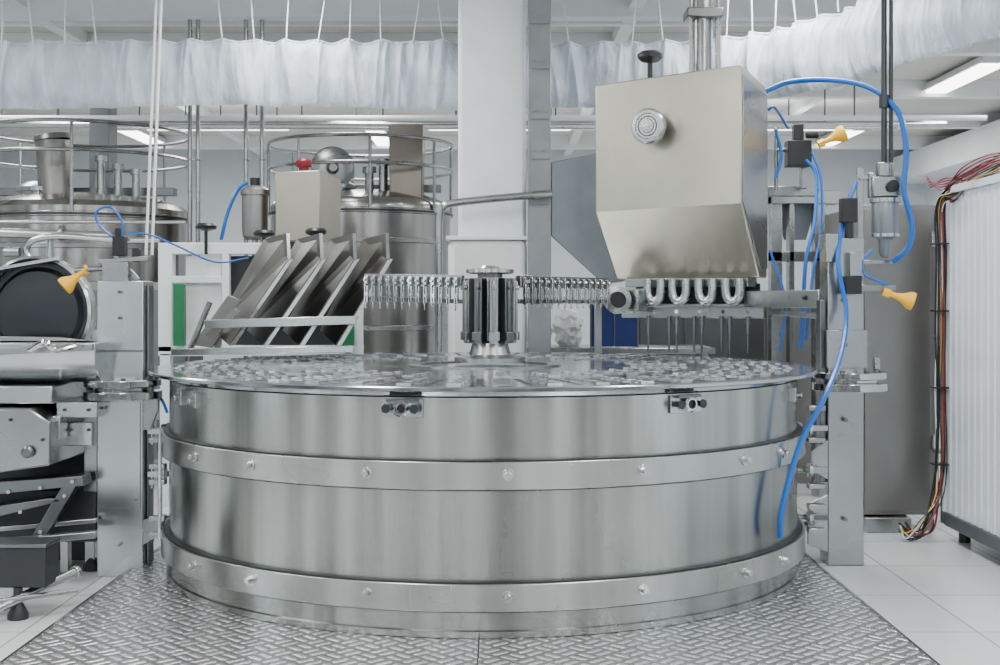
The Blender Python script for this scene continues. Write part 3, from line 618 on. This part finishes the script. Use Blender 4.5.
rf=thing('rear_machine_frame','grey steel machine frame with hopper box behind the filler','machine frame',(XX(800,8.2),2.2,FL))
m=MB()
for px,w_ in ((768,11),(786,5),(811,12)):
    m.box((XX(px,8.2),2.1,FL+.001),(XX(px+w_,8.2),2.2,ZZ(192,8.2)))
m.box((XX(768,8.2),2.08,ZZ(205,8.2)),(XX(835,8.2),2.22,ZZ(192,8.2))); m.box((XX(768,8.2),2.1,ZZ(262,8.2)),(XX(825,8.2),2.2,ZZ(252,8.2)))
part(rf,'frame',m,S_GEN,.004)
part(rf,'funnel_box',MB().hexa([P(784,240,8.25),P(806,240,8.25),P(806,240,8.6),P(784,240,8.6)],[P(772,200,8.25),P(818,200,8.25),P(818,200,8.7),P(772,200,8.7)]),S_BLUE,.004)
part(rf,'rear_panel',MB().box((XX(822,8.6),2.62,FL+.01),(XX(862,8.6),2.66,ZZ(215,8.6))).box((XX(768,8.6),2.62,FL+.01),(XX(822,8.6),2.66,ZZ(300,8.6))),S_CAB,.004)
hose([P(766,91,6.95),P(790,82,6.9),P(830,80,6.7),P(870,88,6.4),P(898,112,6.25),P(906,150,6.2),P(904,190,6.2),P(912,225,6.2),P(908,248,6.2),P(893,262,6.25)],.014,'thick blue pneumatic hose arching from hopper to regulator')
hose([P(856,182,6.2),P(846,210,6.1),P(838,260,5.95),P(846,310,5.9),P(842,350,5.7),P(828,390,5.4),ondrum(802,440,1.52),ondrum(789,480,1.50),ondrum(781,515,1.495),ondrum(780,538,1.49)],.012,'thick blue hose running down beside the drum')
hose([P(806,160,7.3),P(816,175,7.25),P(815,220,7.1),P(806,260,7.0),P(803,310,7.0),P(800,348,7.0)],.011)
hose([P(812,152,7.3),P(821,180,7.25),P(821,230,7.15),P(812,280,7.0),P(806,340,7.0)],.008)
hose([P(768,110,7.0),P(775,108,7.0),P(788,128,7.3)],.008)
hose([P(872,250,6.1),P(862,262,6.0),P(866,275,5.95),P(888,285,5.9)],.007)
hose([P(770,250,6.9),P(785,300,6.9),P(780,350,6.9)],.007)
hose([P(776,130,7.3),P(781,155,7.3),P(776,178,7.3)],.010)
# ---------------------------------------------------------------- steel cabinet
cb=thing('steel_cabinet','tall brushed stainless steel cabinet on short legs','cabinet',(2.13,1.1,FL))
x0,x1=XX(862,6.9),XX(936,6.9)
part(cb,'cabinet_body',MB().box((x0,.9,ZZ(515,6.9)),(x1,1.7,ZZ(205,6.9))),S_CAB,.005)
part(cb,'door',MB().box((x0+.01,.888,ZZ(511,6.9)),(x1-.03,.899,ZZ(209,6.9))),S_CAB,.003)
part(cb,'lower_box',MB().box((x0+.0,.84,FL+.001),(x0+.25,1.6,ZZ(516,6.9))),S_GEN,.003)
part(cb,'leg',MB().box((x1-.045,.92,FL+.001),(x1-.01,.955,ZZ(515,6.9))),S_GEN)
part(cb,'hinge',[MB().cyl((x1-.02,.885,1.5),(x1-.02,.885,1.58),.01),MB().cyl((x1-.02,.885,.4),(x1-.02,.885,.48),.01)],S_LITE)
part(cb,'door_latch',MB().box((x0+.06,.868,.80),(x0+.09,.887,.90)).cyl((x0+.075,.868,.87),(x0+.075,.86,.87),.01),S_LITE,.002)
# ---------------------------------------------------------------- white ribbed unit
wu=thing('ribbed_panel_unit','white ribbed insulated panel unit on a grey base frame','panel unit',(2.8,-.4,FL))
poly=[]; y0,y1=-2.2,.68; n=34
for i in range(n):
    ya=y1-(y1-y0)*i/n; L=(y1-y0)/n
    poly+=[(2.34,ya,.10),(2.34,ya-L*.62,.10),(2.352,ya-L*.70,.10),(2.352,ya-L*.92,.10)]
poly+=[(2.34,y0,.10),(3.3,y0,.10),(3.3,y1,.10)]
part(wu,'ribbed_panel',MB().prism(poly,(0,0,1.66)),PANEL)
part(wu,'base_frame',MB().box((2.33,y0,.03),(3.3,y1,.098)),S_GREY,.004)
part(wu,'top_trim',MB().box((2.325,y0,1.761),(3.3,y1+.01,1.80)).box((2.325,y1+.001,.10),(2.36,y1+.02,1.80)),WHITE,.003)
for yy in (y0+.1,-.7,y1-.1): part(wu,'foot',[MB().cyl((2.4,yy,FL+.001),(2.4,yy,.03),.03),MB().cyl((3.2,yy,FL+.001),(3.2,yy,.03),.03)],DGREY)
cbl=thing('cable_bundle','vertical bundle of dark and coloured electrical cables beside the cabinet','cables',P(925,545,6.5))
part(cbl,'cable_tray',MB().box((XX(939,6.8),.72,.03),(XX(948,6.8),.78,1.62)).box((XX(932,6.8),.715,.40),(XX(948,6.8),.80,.42)).box((XX(932,6.8),.715,1.0),(XX(948,6.8),.80,1.02)),S_GEN,label='narrow vertical metal cable tray')
mats=[BLACK,BLACK,COPW,S_GREY,ORA,BLACK,BLACK,WPL,BLACK,YEL,BLACK,WPL,COPW,BLACK]
for i,mt in enumerate(mats):
    o1=(i%7-3)*1.5; jj=lambda s_: (random.random()-.5)*s_
    pts_=[P(1000,156+i*1.2+jj(4),6.0),P(975+jj(6),168+i*1.2+jj(6),6.3),P(954+jj(6),182+i*1.5,6.55),P(941+o1,204+jj(8),6.65),P(941+o1+jj(2),260,6.66),P(941+o1+jj(3),330,6.66),P(941+o1+jj(3),400,6.66),P(941+o1+jj(3),460,6.66),P(936+o1+jj(6),500+jj(6),6.64),P(926+jj(14),526+jj(10),6.58),P(912+jj(14),536+jj(10),6.58),P(902+jj(10),528+jj(14),6.62)]
    part(cbl,'electrical_cable',MB().tube(pts_,.0032 if i%4 else .0055,7,7),mt)
for z in (.35,.75,1.15,1.5):
    part(cbl,'cable_tie',MB().box((XX(934,6.64),.618,z),(XX(948,6.64),.70,z+.008)),BLACK,.001)
for i in range(5):
    pts_=[P(926+i,176+i*3,6.75),P(942+i,190-i*3,6.5),P(962+i,168+i*3,6.3),P(985,156+i*3,6.1),P(1004,152+i*2,5.95)]
    part(cbl,'electrical_cable',MB().tube(pts_,.0038,7,7),COPW)
# ---------------------------------------------------------------- left machine
lm=thing('feeding_machine','stainless steel feeding machine with round guard and conveyor troughs','machine',(-2.3,0,FL))
q=P(42,312,6.3)
part(lm,'round_guard',MB().lathe(q,[(.27,.0),(.275,.01),(.275,.10),(.262,.11),(.255,.10),(.255,.02),(.24,.015),(.05,.012),(.002,.012)],64,(0,-1,0)),S_LITE,label='steel rim of the round guard')
part(lm,'guard_face',MB().lathe(q+Vector((0,-.015,0)),[(.252,0),(.252,.03),(.23,.034),(.22,.030),(.20,.05),(.10,.06),(.002,.062)],64,(0,-1,0)),S_DARK,label='dark brushed round guard face')
part(lm,'guard_strut',MB().beam(P(-20,272,6.15),P(60,258,6.2),.03,.015),S_LITE)
def trough(py0,py1,d,dep,xa_,xb_):
    z1=ZZ(py0,d); z0=ZZ(py1,d); y=d-6; m=MB()
    pr=[Vector((xa_,y+dep,z1)),Vector((xa_,y,z1))]
    for k in range(9):
        a=k/8*math.pi/2; pr.append(Vector((xa_,y+(1-math.cos(a))*.12,z1-.02-(z1-.02-z0)*math.sin(a))))
    pr.append(Vector((xa_,y+dep,z0)))
    return m.prism(pr,(xb_-xa_,0,0))
part(lm,'trough',trough(343,384,5.6,.55,XX(-40,5.6),XX(95,5.6)),S_LITE,.004)
part(lm,'trough_lip',MB().beam(P(-40,353,5.56),P(93,347,5.56),.025,.03),S_GEN,.003)
part(lm,'upper_tray',MB().hexa([P(-40,341,5.7),P(95,341,5.7),P(95,341,6.15),P(-40,341,6.15)],[P(-40,336,5.7),P(60,337,5.7),P(60,337,6.15),P(-40,336,6.15)]),S_GEN,.003)
part(lm,'beam_housing',bxp(MB(),-40,386,52,404,5.58,.6),S_LITE,.006)
part(lm,'inner_panel',bxp(MB(),-40,380,96,560,6.1,.05),DGREY)
m=MB(); m.prism([P(-40,408,5.5),P(30,409,5.5),P(50,422,5.5),P(50,466,5.5),P(-40,478,5.5)],(0,.5,0)); part(lm,'gearbox',m,S_GEN,.008)
part(lm,'drive_block',[bxp(MB(),56,402,97,418,5.65,.3),bxp(MB(),66,422,92,446,5.72,.3),bxp(MB(),52,416,60,440,5.6,.1)],S_LITE,.005)
part(lm,'drive_hub',MB().lathe(P(28,452,5.49),[(.026,0),(.026,.014),(.018,.02),(.002,.02)],28,(0,-1,0)),S_MID)
for px,py in ((64,410),(88,410),(70,430),(88,430),(10,420),(42,440)):
    dd=5.65 if py<420 and px>50 else (5.72 if px>50 else 5.5)
    part(lm,'housing_bolt',MB().cyl(P(px,py,dd),P(px,py,dd-.012),.007,n=6),S_DARK)
part(lm,'hand_lever',MB().tube([P(30,350,5.5),P(45,342,5.45),P(55,350,5.45),P(75,346,5.5)],.012,10),S_MIR)
part(lm,'lower_housing',bxp(MB(),-40,490,96,542,5.75,.4),DGREY,.006,'dark painted lower housing')
part(lm,'sloping_frame',[MB().prism([P(-40,484,5.6),P(82,476,5.6),P(84,486,5.6),P(-40,498,5.6)],(0,.12,0)),MB().prism([P(-40,512,5.6),P(50,498,5.6),P(66,500,5.6),P(-40,526,5.6)],(0,.10,0)),MB().prism([P(62,486,5.6),P(76,486,5.6),P(40,545,5.6),P(26,545,5.6)],(0,.08,0))],S_MID,.004,'heavy dark sloping frame member')
part(lm,'frame_bolt',[MB().cyl(P(px,py,5.6),P(px,py,5.585),.009,n=6) for px,py in ((8,492),(40,488),(72,482),(20,512),(64,496),(40,532))],S_LITE)
part(lm,'stacked_rail',[MB().beam(P(-40,546,5.5),P(97,534,5.6),.05,.03),MB().beam(P(-40,532,5.62),P(97,520,5.7),.04,.02)],S_GEN,.003)
part(lm,'housing_leg',[MB().box((XX(60,5.8),-.2,FL+.01),(XX(68,5.8),-.15,ZZ(530,5.8))),MB().box((XX(86,5.9),-.12,FL+.01),(XX(96,5.9),-.06,ZZ(470,5.9)))],S_GEN,.003)
part(lm,'foot_beam',MB().box((XX(-60,5.0),-1.0,ZZ(588,5.0)),(XX(46,5.0),-.85,ZZ(548,5.0))),DGREY,.004,'heavy dark square foot beam')
part(lm,'foot_beam_cap',MB().box((XX(-60,4.99),-1.01,ZZ(548,5.0)+.001),(XX(47,5.0),-.85,ZZ(544,5.0))),S_MID,.002)
part(lm,'diagonal_pipe',MB().cyl(P(-40,626,4.8),P(76,572,5.2),.020).cyl(P(74,572.8,5.19),P(78,571,5.21),.025),S_LITE,.004,'long bare steel rod')
part(lm,'tie_rod',MB().cyl(P(-20,604,4.9),P(78,590,5.1),.010),S_GEN)
for px in (18,92):
    dd=5.0 if px<50 else 5.9; x=XX(px,dd); y=dd-6; zt_=ZZ(588,dd) if px<50 else ZZ(545,dd)
    part(lm,'levelling_foot',MB().cyl((x,y,FL+.03),(x,y,zt_),.018).lathe((x,y,FL+.001),[(.04,0),(.04,.02),(.02,.06),(.002,.06)],20),DGREY)
bm_=thing('pipe_manifold','horizontal stainless pipework with clamps running along the tanks','pipework',(XX(90,8.2),2.2,1.4))
part(bm_,'pipe_run',[MB().tube([P(-30,232,8.2),P(40,234,8.2),P(110,236,8.2)],.03,12,3),MB().tube([P(32,262,8.1),P(26,250,8.1),P(34,240,8.1),P(60,236,8.1),P(120,240,8.1),P(160,240,8.1)],.02,12,6),MB().cyl(P(-30,222,8.3),P(186,222,8.3),.012),MB().cyl(P(50,236,8.2),(XX(50,8.2),2.2,FL+.001),.02)],S_LITE)
part(bm_,'pipe_clamp',[MB().cyl(P(60,233,8.2),P(64,233,8.2),.05),MB().cyl(P(-10,232,8.2),P(-4,232,8.2),.05),MB().cyl(P(5,252,8.1),P(20,252,8.1),.03)],S_GEN)
bt=thing('rear_work_cabinet','stainless steel cabinet with doors standing in front of the tank','cabinet',(XX(70,8.4),2.4,FL))
for a,b in ((-60,60),(62,190)):
    part(bt,'cabinet_body',bxp(MB(),a,282,b,420,8.35,.38),S_CAB,.006)
    part(bt,'door',bxp(MB(),a+4,290,b-4,412,8.33,.018),S_MID,.004)
part(bt,'leg',[MB().box((XX(px,8.4),2.45,FL+.001),(XX(px,8.4)+.05,2.5,ZZ(420,8.35))) for px in (-50,60,180)],S_GEN)
